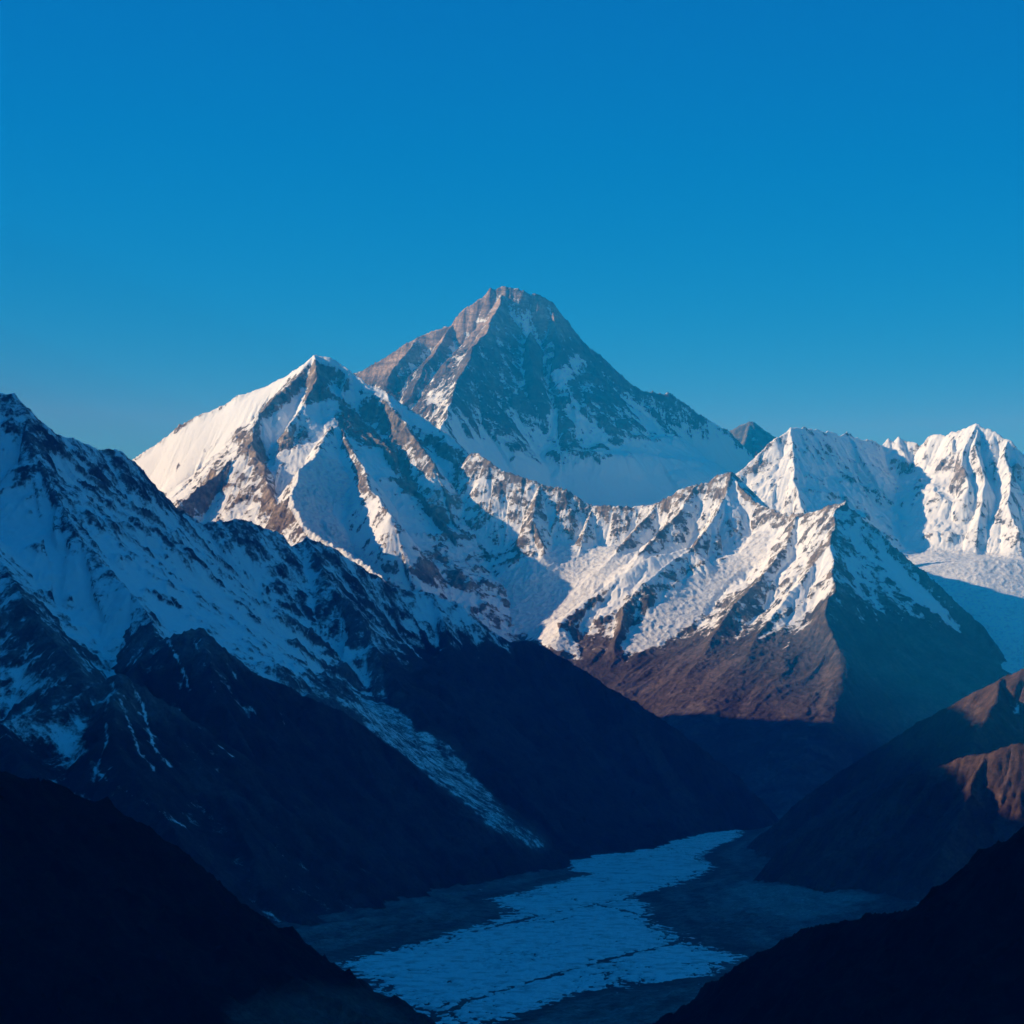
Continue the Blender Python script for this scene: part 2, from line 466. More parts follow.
# ------------------------------------------------------------------ white peak on the left of it
R = [
    dict(p=[(40, 500, 16.4), (90, 480, 16.2), (133, 456, 16.0), (186, 421, 15.9), (220, 403, 15.8), (253, 386, 15.7), (286, 369, 15.6), (314, 353, 15.5), (336, 360, 15.5), (352, 371, 15.45), (366, 381, 15.4),
            (386, 390, 15.35), (406, 403, 15.3), (440, 426, 15.2), (473, 451, 15.1), (491, 461, 15.0), (530, 500, 15.0)], s=(1.2, 1.45), c=0.2, j=3),
    dict(p=[(314, 353, 15.5), (300, 370, 15.40), (283, 385, 15.26), (273, 399, 15.15), (258, 413, 15.04), (252, 426, 14.94), (254, 440, 14.82), (257, 455, 14.70), (264, 466, 14.58), (268, 486, 14.40), (279, 512, 14.1), (290, 540, 13.8)], s=(1.15, 1.0), c=0.1),
    dict(p=[(252, 430, 14.92), (236, 453, 14.80), (219, 472, 14.68), (195, 488, 14.55), (175, 510, 14.4)], s=(1.5, 0.95)),
    dict(p=[(352, 371, 15.45), (342, 393, 15.30), (348, 412, 15.16), (362, 428, 15.05), (386, 445, 14.93), (396, 468, 14.80), (412, 486, 14.68), (435, 511, 14.50), (457, 541, 14.30)], s=(1.25, 1.3), c=0.10),
    dict(p=[(338, 408, 15.2), (328, 430, 14.87), (318, 449, 14.58), (300, 470, 14.32), (292, 494, 14.04), (305, 528, 13.74), (350, 552, 13.48), (386, 581, 13.2)], s=(1.0, 1.1), c=0.10),
    dict(p=[(338, 420, 15.05), (350, 446, 14.74), (364, 468, 14.48), (371, 488, 14.26), (392, 515, 13.98)], s=(1.15, 1.25), c=0.05),
    dict(p=[(440, 426, 15.2), (454, 452, 15.02), (462, 474, 14.86)], s=(1.2, 1.2)),
    dict(p=[(386, 390, 15.35), (400, 415, 15.15), (418, 440, 14.95), (432, 462, 14.78)], s=(1.2, 1.3)),
    dict(p=[(314, 353, 15.5), (318, 375, 15.3), (306, 400, 15.1), (290, 425, 14.92)], s=(1.0, 1.3)),
]
EP = Mount(-2600, 500, 13000, 17000, 5.0, R, 31, conc=0.35, jag=12, rib=40, ribl=100, rough=9, roughl=110, erode=1, fine=0.16)
px, py = EP.pix()
lface = area(px, py, [(120, 465), (314, 348), (296, 376), (262, 402), (225, 445), (175, 485), (150, 490)], 6)
EP.smooth_in(lface, 60, 0.8)
hollow = area(px, py, [(300, 395), (335, 420), (345, 460), (380, 450), (430, 540), (470, 600), (400, 590), (330, 480), (262, 430)], 10)
EP.fill(hollow, 40, 0.3)
EP.smooth_in(hollow, 18, 0.3)
shoulder = area(px, py, [(366, 381), (406, 403), (491, 461), (480, 475), (430, 440), (385, 400)], 5)
EP.smooth_in(shoulder, 40, 0.8)
s = EP.snow_base(200, 700, 0.9, 0.035, 0.58, 0.60, 31)
px, py = EP.pix()
s = s * 0.66 + 0.0
s += 0.60 * lface + 0.22 * hollow + 0.4 * shoulder
nz_ = fbm(px / 9, py / 9, 3, 4)
ax_, ay_ = px + 4 * nz_, py + 4 * fbm(px / 9, py / 9, 3, 8)
rocks = [
    [(314, 357), (330, 364), (344, 375), (338, 386), (322, 382), (330, 395), (318, 402), (300, 396), (286, 404), (262, 412), (275, 396), (290, 378)],
    [(282, 432), (298, 424), (315, 435), (318, 446), (300, 447), (280, 444)],
    [(338, 410), (352, 402), (368, 408), (380, 425), (385, 442), (374, 447), (352, 434), (336, 424)],
    [(362, 398), (392, 404), (404, 425), (408, 462), (416, 484), (404, 476), (392, 466), (382, 430)],
    [(240, 440), (258, 430), (270, 460), (262, 474), (244, 456)],
    [(405, 428), (440, 436), (470, 455), (492, 462), (488, 480), (450, 460), (418, 448)],
    [(186, 500), (215, 474), (230, 480), (215, 500), (200, 512)],
    [(258, 500), (270, 488), (292, 520), (280, 530)],
    [(385, 450), (405, 462), (420, 490), (446, 515), (456, 540), (440, 530), (412, 500), (392, 475)],
    [(300, 500), (318, 486), (330, 500), (322, 515), (306, 516)],
    [(350, 462), (362, 470), (366, 490), (355, 486)],
    [(420, 545), (445, 555), (470, 590), (440, 590), (415, 570)],
    [(166, 470), (205, 445), (245, 422), (240, 434), (206, 455), (178, 478)],
]
ax_ += 3 * fbm(px / 3.5, py / 3.5, 3, 14); ay_ += 3 * fbm(px / 3.5, py / 3.5, 3, 18)
s += 0.6 * area(px, py, [(280, 374), (314, 348), (340, 356), (370, 380), (368, 390), (338, 370), (316, 361), (300, 372)], 3)
for rk in rocks:
    s -= 0.54 * area(ax_, ay_, rk, 7)
EP.snow = s
ice_c = area(px, py, [(320, 449), (350, 470), (362, 500), (348, 512), (330, 500), (340, 530), (388, 575), (384, 584), (350, 560), (306, 535), (288, 505), (294, 472)], 4)
EP.h += 14 * ice_c * (ridged(EP.X / 60, EP.Y / 60 + EP.h / 80, 4, 77) - 0.3)
emit(EP, "snow_mountain", M_high, "white snow peak with a long straight sunlit left slope beside the rock pyramid", "mountain", crag=22.0 * (1 - 0.8 * lface), cragl=52.0,
     ice=[(ice_c, "icefall", M_ice, "broken sunlit icefall hanging on the front of the white left snow peak", "glacier")])

# ------------------------------------------------------------------ right-hand snow range
R = [
    dict(p=[(700, 500, 16.2), (740, 470, 16.2), (760, 453, 16.25), (768, 445, 16.28), (777, 437, 16.3), (785, 433, 16.33), (792, 427, 16.35), (802, 427, 16.42), (810, 428, 16.48), (820, 430, 16.56), (830, 432, 16.64), (841, 434, 16.72), (850, 432, 16.8), (857, 437, 16.85), (870, 441, 16.92), (880, 444, 16.98), (887, 438, 17.0), (892, 441, 17.0), (898, 436, 16.98), (904, 441, 16.96), (911, 441, 16.94), (920, 446, 16.9), (930, 438, 16.8), (938, 434, 16.74), (946, 436, 16.68),
            (956, 431, 16.6), (966, 428, 16.54), (976, 422, 16.48), (984, 428, 16.44), (993, 430, 16.4), (1002, 437, 16.36), (1009, 439, 16.32), (1018, 447, 16.28), (1024, 454, 16.25), (1060, 470, 16.2), (1110, 450, 16.2), (1180, 490, 16.2), (1250, 500, 16.2)], s=(1.2, 1.2), c=0.40),
    dict(p=[(792, 427, 16.35), (793, 445, 16.2), (792, 462, 16.05), (796, 485, 15.85), (805, 515, 15.6)], s=1.1),
    dict(p=[(889, 439, 17.0), (902, 452, 16.86), (914, 470, 16.70), (924, 490, 16.52), (934, 512, 16.32)], s=(1.1, 1.3)),
    dict(p=[(850, 432, 16.8), (858, 450, 16.68), (864, 470, 16.54)], s=(1.1, 1.4)),
    dict(p=[(930, 438, 16.8), (938, 458, 16.64), (940, 482, 16.44), (938, 512, 16.2)], s=(1.5, 1.15), c=0.25),
    dict(p=[(956, 431, 16.6), (952, 448, 16.46), (957, 466, 16.3)], s=(1.6, 1.5), c=0.2),
    dict(p=[(976, 422, 16.48), (977, 448, 16.28), (984, 478, 16.02), (980, 515, 15.75)], s=(1.5, 1.15), c=0.25),
    dict(p=[(976, 422, 16.48), (968, 440, 16.36), (962, 462, 16.2), (968, 484, 16.0)], s=(1.5, 1.3), c=0.2),
    dict(p=[(1009, 439, 16.32), (1005, 455, 16.2), (1012, 474, 16.02), (1008, 500, 15.8), (1018, 530, 15.55)], s=(1.5, 1.2), c=0.25),
    dict(p=[(1110, 450, 16.2), (1090, 520, 15.6), (1070, 570, 15.0), (1050, 610, 14.5)], s=1.0),
]
HR = Mount(900, 4400, 13000, 18000, 6.0, R, 43, conc=0.45, D0=450, jag=26, rib=46, ribl=90, rough=18, roughl=110, erode=2)
# the glacier basin in front: a gently falling ice surface
gl = 700 + 0.045 * (HR.Y - 14000) + 0.10 * np.maximum(0, HR.Y - 15200) - 0.62 * np.maximum(0, 14000 - HR.Y) + 22 * fbm(HR.X / 400, HR.Y / 400, 3, 5)
gl = gl - 0.10 * np.maximum(0, 2350 - HR.X)
icef = sstep(-6, 6, gl - HR.h)
k = 25.0
HR.h = np.where(np.abs(gl - HR.h) < 120, k * np.logaddexp(gl / k, HR.h / k), np.maximum(gl, HR.h)).astype(np.float32)
px, py = HR.pix()
HR.h += icef * (5 * ridged(HR.X / 55, HR.Y / 55, 3, 9) - 3)
s = HR.snow_base(0, 600, 0.9, 0.02, 0.55, 0.36, 43)
s = s * 0.6 + 0.16
nz_ = fbm(px / 9, py / 9, 3, 4)
ax_, ay_ = px + 4 * nz_, py + 4 * fbm(px / 9, py / 9, 3, 8)
for rk in [[(938, 462), (955, 458), (968, 470), (962, 490), (945, 492)], [(890, 455), (915, 465), (912, 474), (888, 470)], [(1012, 470), (1024, 462), (1024, 480), (1014, 484)],
           [(744, 470), (764, 456), (778, 470), (770, 478)], [(815, 448), (832, 450), (828, 456), (814, 454)]]:
    s -= 0.30 * area(ax_, ay_, rk, 5)
s += 0.4 * icef
HR.snow = s
emit(HR, "snow_mountain", M_high, "fluted white snow range at the right edge above a glacier basin", "mountain",
     ice=[(icef, "glacier", M_ice, "wide snowy glacier flowing down below the right snow range", "glacier")])

# ------------------------------------------------------------------ sunlit middle ridge and the sharp peak at its right end
R = [
    dict(p=[(470, 452, 14.9), (490, 459, 14.8), (500, 467, 14.75), (517, 475, 14.7), (540, 483, 14.65), (566, 490, 14.6), (593, 506, 14.55), (619, 505, 14.5), (639, 506, 14.5), (656, 503, 14.45), (686, 487, 14.4),
            (712, 481, 14.4), (719, 475, 14.38), (731, 471, 14.35), (742, 490, 14.25), (756, 502, 14.15), (775, 510, 14.0), (789, 515, 13.9), (800, 513, 13.8), (815, 510, 13.68), (827, 506, 13.58), (844, 501, 13.5)], s=(1.2, 1.25), c=0.25),
    dict(p=[(845, 500, 13.5), (858, 511, 13.5), (870, 522, 13.48), (884, 530, 13.45), (900, 547, 13.42), (915, 562, 13.4), (940, 583, 13.36), (960, 604, 13.33), (980, 622, 13.3), (1000, 648, 13.25), (1020, 680, 13.2), (1060, 730, 13.1)], s=(1.2, 2.4), c=0.05),
    # the front edge of the sharp peak
    dict(p=[(845, 500, 13.5), (833, 515, 13.40), (834, 527, 13.30), (829, 543, 13.17), (833, 563, 13.0), (836, 586, 12.80), (824, 604, 12.64), (829, 618, 12.53), (840, 640, 12.33), (842, 655, 12.2), (828, 670, 12.06), (822, 682, 11.96), (808, 700, 11.8), (800, 730, 11.55), (790, 775, 11.15)], s=(1.15, 1.0), c=0.06),
    # ribs falling to the lower left
    dict(p=[(731, 471, 14.35), (727, 492, 14.22), (712, 522, 14.0), (692, 547, 13.8), (665, 566, 13.6), (642, 584, 13.45), (622, 606, 13.3), (615, 640, 13.0)], s=(0.9, 1.2)),
    dict(p=[(692, 547, 13.8), (653, 556, 13.72), (626, 571, 13.62), (592, 591, 13.5), (563, 614, 13.3), (556, 640, 13.05)], s=0.75),
    dict(p=[(800, 513, 13.8), (785, 545, 13.55), (765, 572, 13.3), (740, 600, 13.05), (712, 630, 12.8), (690, 660, 12.55), (670, 700, 12.2)], s=0.85),
    dict(p=[(828, 543, 13.25), (800, 580, 13.0), (775, 610, 12.8), (745, 645, 12.5), (715, 685, 12.2), (690, 715, 11.95)], s=0.85),
    dict(p=[(836, 586, 12.97), (812, 612, 12.78), (790, 640, 12.58), (765, 680, 12.25), (745, 710, 12.0)], s=0.85),
    dict(p=[(540, 483, 14.65), (533, 520, 14.4), (545, 550, 14.2)], s=1.0),
    dict(p=[(593, 506, 14.55), (582, 535, 14.35), (578, 560, 14.2)], s=1.0),
    dict(p=[(656, 503, 14.45), (628, 540, 14.2), (600, 565, 14.0)], s=0.95),
    dict(p=[(697, 484, 14.4), (672, 520, 14.2), (640, 550, 13.95)], s=0.95),
]
FG = Mount(-350, 3200, 10700, 15800, 5.0, R, 57, conc=0.30, jag=18, rib=34, ribl=100, rough=13, roughl=100, erode=2, fine=0.25)
px, py = FG.pix()
low = sstep(600, 665, py + 0.10 * (px - 700)) * (1 - sstep(815, 850, px + 0.02 * (py - 600)))
FG.smooth_in(low, 190, 0.9)
FG.h += low * (26 * (ridged((FG.X - FG.Y) / 230 + 0.3 * fbm(FG.X / 300, FG.Y / 300, 2, 67), (FG.X + FG.Y) / 1100, 4, 61) - 0.4) + 4 * (ridged((FG.X - FG.Y) / 70, (FG.X + FG.Y) / 320, 3, 65) - 0.4))
px, py = FG.pix()
rface = area(px, py, [(846, 504), (836, 530), (838, 560), (842, 600), (838, 650), (826, 690), (815, 760), (1010, 760), (1008, 660), (940, 586), (880, 530)], 5)
FG.smooth_in(rface, 42, 0.75)
FG.h += rface * 7 * (ridged(FG.X / 160 + FG.Y / 260, FG.Y / 420, 4, 63) - 0.4)
px, py = FG.pix()
# ice basins between the ribs
bw = px + 5 * fbm(px / 11, py / 11, 4, 311, 0.6); bv = py + 5 * fbm(px / 11, py / 11, 4, 313, 0.6)
basinA = area(bw, bv, [(470, 600), (505, 572), (560, 548), (640, 556), (600, 590), (556, 622), (574, 645), (582, 660), (540, 640), (480, 622)], 8)
basinB = area(bw, bv, [(757, 535), (772, 530), (765, 560), (730, 590), (695, 622), (660, 645), (625, 655), (622, 640), (665, 600), (700, 570), (735, 560)], 6)
for bm, r in ((basinA, 130), (basinB, 110)):
    FG.fill(bm, r, 1.0); FG.smooth_in(bm, 60, 0.7)
FG.h += (basinA + basinB) * (7 * ridged(FG.X / 50, FG.Y / 50, 3, 91) - 3)
px, py = FG.pix()
s = FG.snow_base(420, 260, 0.8, 0.035, 0.60, 0.75, 57)
s = s * 0.62 + 0.02
s -= 0.5 * sstep(610, 680, py + 0.10 * (px - 700) - 14 * fbm(px / 40, py / 40, 3, 3))
# shaded right face holds less snow
s += 0.9 * (basinA + basinB)
strk = [[(812, 600), (835, 575), (833, 590), (780, 632), (752, 645), (720, 668), (770, 626)], [(640, 560), (690, 545), (660, 575), (600, 618), (575, 625), (610, 590)],
        [(832, 545), (836, 560), (800, 600), (760, 626), (790, 590)], [(735, 480), (742, 500), (722, 525), (700, 545), (712, 520)], [(880, 545), (905, 575), (955, 620), (960, 632), (915, 600), (885, 570)],
        [(800, 625), (812, 622), (795, 640), (782, 650)]]
for a in strk: s += 0.5 * area(px, py, a, 4)
FG.snow = s
s -= 0.05 * area(px, py, [(488, 455), (600, 500), (720, 470), (840, 500), (830, 530), (760, 540), (690, 545), (600, 560), (540, 545), (495, 500)], 10)
FG.snow = s
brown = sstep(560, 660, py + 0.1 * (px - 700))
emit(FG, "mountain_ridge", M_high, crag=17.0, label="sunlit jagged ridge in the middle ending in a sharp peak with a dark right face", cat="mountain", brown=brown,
     ice=[(basinA, "glacier", M_ice, "cracked glacier curving round the foot of the middle ridge", "glacier"),
          (basinB, "glacier", M_ice, "narrow white hanging glacier between two ribs of the middle ridge", "glacier")])

# ------------------------------------------------------------------ shaded left range with its spurs
R = [
    dict(p=[(-120, 400, 9.3), (-60, 405, 9.2), (-20, 396, 9.1), (0, 391, 9.0), (12, 392, 9.0), (22, 403, 9.0), (40, 420, 9.05), (55, 433, 9.1), (75, 440, 9.2), (100, 448, 9.3), (115, 449, 9.35), (140, 466, 9.45), (160, 488, 9.5), (185, 511, 9.6), (203, 521, 9.65), (240, 518, 9.75), (258, 524, 9.8), (275, 531, 9.85),
            (292, 545, 9.9), (310, 536, 9.95), (330, 546, 10.0), (365, 570, 10.1), (392, 585, 10.15), (430, 592, 10.25), (460, 606, 10.3), (490, 629, 10.4), (510, 640, 10.45), (530, 641, 10.5), (548, 648, 10.5), (580, 667, 10.5),
            (620, 692, 10.52), (655, 713, 10.55), (690, 738, 10.58), (740, 778, 10.65), (775, 812, 10.7)], s=(1.1, 1.15), c=0.15),
    dict(p=[(22, 403, 9.0), (30, 450, 8.8), (60, 500, 8.6), (80, 540, 8.42), (130, 590, 8.2), (160, 630, 8.0)], s=0.8),
    dict(p=[(185, 511, 9.6), (200, 560, 9.35), (215, 600, 9.15), (250, 640, 8.95)], s=0.75),
    dict(p=[(310, 536, 9.95), (330, 580, 9.75), (360, 620, 9.55), (385, 660, 9.35), (420, 710, 9.1)], s=0.8),
    dict(p=[(430, 592, 10.25), (450, 640, 10.05), (480, 700, 9.85), (508, 758, 9.65), (530, 800, 9.52)], s=0.85),
    dict(p=[(-60, 405, 9.2), (-40, 480, 8.7), (0, 560, 8.1), (40, 620, 7.7), (75, 665, 7.4)], s=0.75),
    dict(p=[(-120, 400, 9.3), (-180, 560, 8.0), (-200, 640, 7.0)], s=0.7),
    dict(p=[(530, 641, 10.5), (550, 700, 10.32), (572, 756, 10.1)], s=0.85, c=0.2),
]
DR = Mount(-2700, 1250, 6600, 11500, 5.0, R, 71, conc=0.12, jag=16, rib=40, ribl=130, rough=24, roughl=130, erode=3)
px, py = DR.pix()
cw = px + 5 * fbm(px / 14, py / 14, 4, 301, 0.6); cv = py + 5 * fbm(px / 14, py / 14, 4, 303, 0.6)
chute = area(cw, cv, [(325, 692), (350, 694), (400, 716), (458, 744), (478, 780), (508, 812), (552, 842), (540, 858), (478, 820), (430, 782), (380, 742)], 6)
DR.fill(chute, 110, 1.0); DR.smooth_in(chute, 50, 0.7)
field = area(px, py, [(0, 480), (60, 520), (130, 560), (220, 600), (300, 640), (340, 700), (260, 680), (150, 620), (90, 600), (0, 560)], 16)
DR.fill(field, 90, 0.7)
s = DR.snow_base(80, 240, 0.9, 0.04, 0.68, 0.62, 71, ns=0.5, streak=0.60)
px, py = DR.pix()
s = s * 0.66 + 0.16
s += 0.18 * field + 0.12 * sstep(0.5, 0.9, DR.gully)
nz_ = fbm(px / 16, py / 16, 3, 4)
ax_, ay_ = px + 9 * nz_, py + 9 * fbm(px / 16, py / 16, 3, 8)
for rk in [[(0, 395), (20, 392), (50, 425), (62, 450), (50, 455), (20, 440), (0, 425)], [(100, 450), (150, 470), (190, 515), (150, 500), (110, 490), (80, 480)],
           [(205, 522), (250, 518), (290, 545), (330, 550), (380, 585), (420, 600), (400, 640), (330, 640), (300, 600), (250, 560)],
           [(0, 570), (40, 590), (90, 640), (110, 670), (60, 660), (0, 625)], [(10, 520), (30, 510), (25, 550), (12, 560)], [(280, 590), (320, 600), (330, 640), (300, 640)], [(60, 495), (80, 500), (105, 560), (135, 590), (110, 590), (75, 545)], [(20, 440), (45, 440), (70, 480), (60, 490), (30, 470)], [(0, 610), (60, 640), (110, 680), (80, 690), (0, 660)]]:
    s -= 0.30 * area(ax_, ay_, rk, 14)
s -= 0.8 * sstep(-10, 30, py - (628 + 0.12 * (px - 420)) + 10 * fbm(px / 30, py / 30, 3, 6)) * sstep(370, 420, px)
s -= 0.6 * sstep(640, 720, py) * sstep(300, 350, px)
softc = area(cw, cv, [(325, 692), (350, 694), (400, 716), (458, 744), (478, 780), (508, 812), (552, 842), (540, 858), (478, 820), (430, 782), (380, 742)], 7)
s += 0.6 * runnels(DR, 90, 509) * sstep(600, 640, py) * (1 - sstep(720, 790, py))
s = s + softc * (0.52 - 0.08 * sstep(770, 840, py) - s) * 0.97
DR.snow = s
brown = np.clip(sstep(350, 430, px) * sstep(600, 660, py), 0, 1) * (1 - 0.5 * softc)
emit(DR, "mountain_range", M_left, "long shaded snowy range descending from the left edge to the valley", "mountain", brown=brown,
     ice=[(chute, "glacier", M_left, "grey debris glacier tongue between dark spurs below the left range", "glacier")])

# spurs in front of it
R = [dict(p=[(60, 560, 8.8), (120, 610, 8.2), (160, 640, 7.92), (182, 630, 7.86), (197, 628, 7.86), (206, 634, 7.86), (215, 642, 7.87), (232, 652, 7.89), (250, 666, 7.92), (275, 680, 7.96), (300, 694, 8.0), (342, 710, 8.06), (380, 738, 8.12), (420, 770, 8.2), (470, 810, 8.32), (510, 838, 8.42), (548, 868, 8.5)], s=0.95, c=0.10),
     dict(p=[(197, 628, 7.86), (215, 690, 7.6), (250, 750, 7.42)], s=0.9),
     dict(p=[(300, 694, 8.0), (325, 755, 7.78), (360, 810, 7.6)], s=0.9),
     dict(p=[(250, 666, 7.92), (270, 730, 7.66)], s=0.95),
     dict(p=[(160, 640, 7.92), (140, 660, 7.8), (125, 690, 7.6)], s=0.9)]
SC_ = Mount(-1900, 500, 6700, 9600, 5.0, R, 83, conc=0.12, jag=8, rib=36, ribl=110, rough=24, erode=2)
px, py = SC_.pix()
s = SC_.snow_base(330, 120, 0.8, 0.03, 0.72, 0.5, 83) * 0.55 - 0.10
s += 0.85 * streaks(px, py, [[(168, 640), (176, 655), (184, 672), (190, 690)], [(194, 640), (203, 660), (211, 680), (217, 700)], [(222, 655), (234, 672), (240, 690)], [(262, 684), (275, 705), (284, 722)]], 2.0)
s += 0.75 * runnels(SC_, 75, 501) * (1 - sstep(690, 770, py))
SC_.snow = s - 0.2 * sstep(640, 700, py) + 0.35 * area(px, py, [(120, 640), (165, 640), (190, 690), (150, 690)], 10)
emit(SC_, "mountain_spur", M_left, "dark bare spur streaked with snow gullies, farther of the two below the left range", "mountain", brown=sstep(635, 690, py))

R = [dict(p=[(-80, 740, 6.6), (0, 720, 6.8), (60, 705, 6.9), (95, 682, 7.0), (120, 672, 7.0), (140, 684, 7.02), (170, 702, 7.05), (200, 722, 7.08), (250, 758, 7.15), (300, 793, 7.25), (350, 826, 7.35), (400, 856, 7.45), (440, 884, 7.55), (470, 912, 7.6)], s=0.9, c=0.12),
     dict(p=[(120, 672, 7.0), (110, 730, 6.7), (150, 800, 6.4), (190, 860, 6.1)], s=0.8),
     dict(p=[(200, 722, 7.08), (220, 790, 6.8), (260, 860, 6.5)], s=0.8),
     dict(p=[(0, 720, 6.8), (20, 760, 6.5), (60, 800, 6.2)], s=0.75)]
SB = Mount(-1900, 150, 5400, 8300, 5.0, R, 89, conc=0.12, jag=7, rib=34, ribl=100, rough=22, erode=2)
px, py = SB.pix()
s = SB.snow_base(90, 160, 1.0, 0.035, 0.72, 0.5, 89) * 0.6 - 0.06
s += 0.55 * area(px, py, [(0, 660), (85, 690), (80, 730), (100, 775), (60, 750), (0, 735)], 10)
s += 0.85 * streaks(px, py, [[(113, 684), (122, 704), (131, 728), (139, 752), (156, 772)], [(132, 684), (142, 704), (148, 726), (154, 748), (172, 768)], [(112, 690), (104, 714), (108, 740), (98, 765)], [(96, 770), (120, 788), (150, 806), (185, 826)]], 1.8)
s += 0.75 * runnels(SB, 70, 505) * (1 - sstep(740, 830, py))
SB.snow = s
emit(SB, "mountain_spur", M_left, "dark bare spur with thin snow gullies, nearer of the two below the left range", "mountain", brown=sstep(690, 740, py))

# ------------------------------------------------------------------ right-hand hills
R = [dict(p=[(1200, 640, 8.6), (1100, 650, 8.6), (1040, 660, 8.6), (1024, 667, 8.6), (1005, 675, 8.62), (985, 688, 8.66), (960, 700, 8.7), (930, 716, 8.78), (900, 734, 8.85), (850, 764, 8.95), (800, 800, 9.1), (770, 825, 9.2), (745, 850, 9.3)], s=0.85, c=0.12),
     dict(p=[(1005, 675, 8.62), (985, 720, 8.3), (960, 770, 8.0)], s=0.75)]
HJ = Mount(400, 3000, 7300, 10000, 6.0, R, 97, conc=0.12, jag=9, rib=34, ribl=110, rough=16, roughl=110, erode=2)
px, py = HJ.pix()
HJ.snow_base(400, 150, 0.6, 0.03, 0.72, 0.5, 97); HJ.snow = HJ.snow * 0.5 - 0.12 + 0.45 * area(px, py, [(990, 705), (1024, 695), (1024, 715), (1000, 722)], 6)
emit(HJ, "hill", M_hill, "brown hill at the right edge with a sunlit crest, farther of the two right-hand spurs", "hill", brown=np.ones_like(px))
R = [dict(p=[(1200, 700, 7.2), (1100, 720, 7.2), (1024, 742, 7.2), (1000, 745, 7.22), (980, 753, 7.25), (955, 756, 7.28), (940, 763, 7.3), (910, 774, 7.36), (880, 790, 7.44), (850, 808, 7.55), (810, 832, 7.7), (780, 850, 7.82), (760, 870, 7.95), (748, 893, 8.05)], s=0.98, c=0.10),
     dict(p=[(980, 753, 7.25), (962, 800, 7.05), (940, 850, 6.85)], s=0.95)]
HK = Mount(300, 2600, 6000, 8700, 5.0, R, 101, conc=0.12, jag=9, rib=32, ribl=90, rough=16, roughl=90, erode=2)
HK.snow_base(2000, 150, 0.4, 0.02, 0.9, 0.3, 101); HK.snow -= 0.5
emit(HK, "hill", M_hill, "brown hill with a sunlit top running into shade, nearer of the two right-hand spurs", "hill", brown=np.ones_like(HK.h))

# ------------------------------------------------------------------ near dark slopes
R = [dict(p=[(-300, 700, 2.8), (-100, 742, 2.9), (0, 764, 3.0), (30, 772, 3.03), (60, 785, 3.06), (110, 800, 3.1), (130, 814, 3.12), (165, 842, 3.18), (200, 878, 3.25), (230, 905, 3.32), (260, 930, 3.4), (300, 952, 3.5), (350, 975, 3.65), (400, 1003, 3.8), (450, 1035, 3.95), (500, 1080, 4.1)], s=(0.8, 0.75), c=0.2)]
NL = Mount(-1500, 250, 1900, 4500, 4.0, R, 107, conc=0.2, jag=5, warp=14, rib=16, ribl=60, rough=14, roughl=120, erode=2)
px, py = NL.pix()
NL.snow_base(2000, 150, 0.4, 0.02, 0.9, 0.3, 107); NL.snow -= 0.5
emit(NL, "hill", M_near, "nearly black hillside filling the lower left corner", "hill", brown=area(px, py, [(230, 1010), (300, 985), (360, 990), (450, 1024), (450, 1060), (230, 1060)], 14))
R = [dict(p=[(1300, 760, 2.6), (1150, 775, 2.6), (1060, 800, 2.65), (1024, 822, 2.7), (990, 846, 2.75), (960, 876, 2.8), (930, 896, 2.86), (890, 911, 2.92), (840, 916, 3.0), (800, 930, 3.1), (760, 950, 3.2), (700, 989, 3.35), (670, 1010, 3.45), (640, 1035, 3.55), (590, 1080, 3.7)], s=(0.75, 0.8), c=0.2)]
NR = Mount(50, 1700, 1700, 4300, 4.0, R, 113, conc=0.2, jag=5, warp=14, rib=16, ribl=60, rough=14, roughl=120, erode=2)
NR.snow_base(2000, 150, 0.4, 0.02, 0.9, 0.3, 113); NR.snow -= 0.5
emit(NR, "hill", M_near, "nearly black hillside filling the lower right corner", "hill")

# ------------------------------------------------------------------ unseen range added beyond the left edge, its crest shaped to shade the valley
def W_(x, y, z):
    return (512 + F * x / y, HY - F * z / y, y / 1000.0)
R = [dict(p=[W_(-1800, -2200, 700), W_(-1900, -500, 950), W_(-2000, 1800, 1000), W_(-2150, 4000, 1250), W_(-2300, 6000, 1180), W_(-2450, 7100, 1222), W_(-2600, 8000, 1505), W_(-2700, 8700, 1630), W_(-2800, 9800, 1720), W_(-2800, 10800, 1600), W_(-2850, 11650, 1690), W_(-2850, 11850, 1640), W_(-2850, 12050, 1520), W_(-2860, 12250, 1390), W_(-2900, 12600, 1200), W_(-3000, 13000, 600)], s=(0.9, 2.6), c=0.1)]
OL = Mount(-4600, -1000, -3000, 13500, 14.0, R, 127, conc=0.3, jag=30, rib=40, rough=40, erode=0)
OL.snow_base(300, 300, 1.2, 0.03, 0.7, 0.5, 127)
emit(OL, "mountain_range", M_left, "unseen high snowy range added beyond the left edge to shade the valley", "mountain")

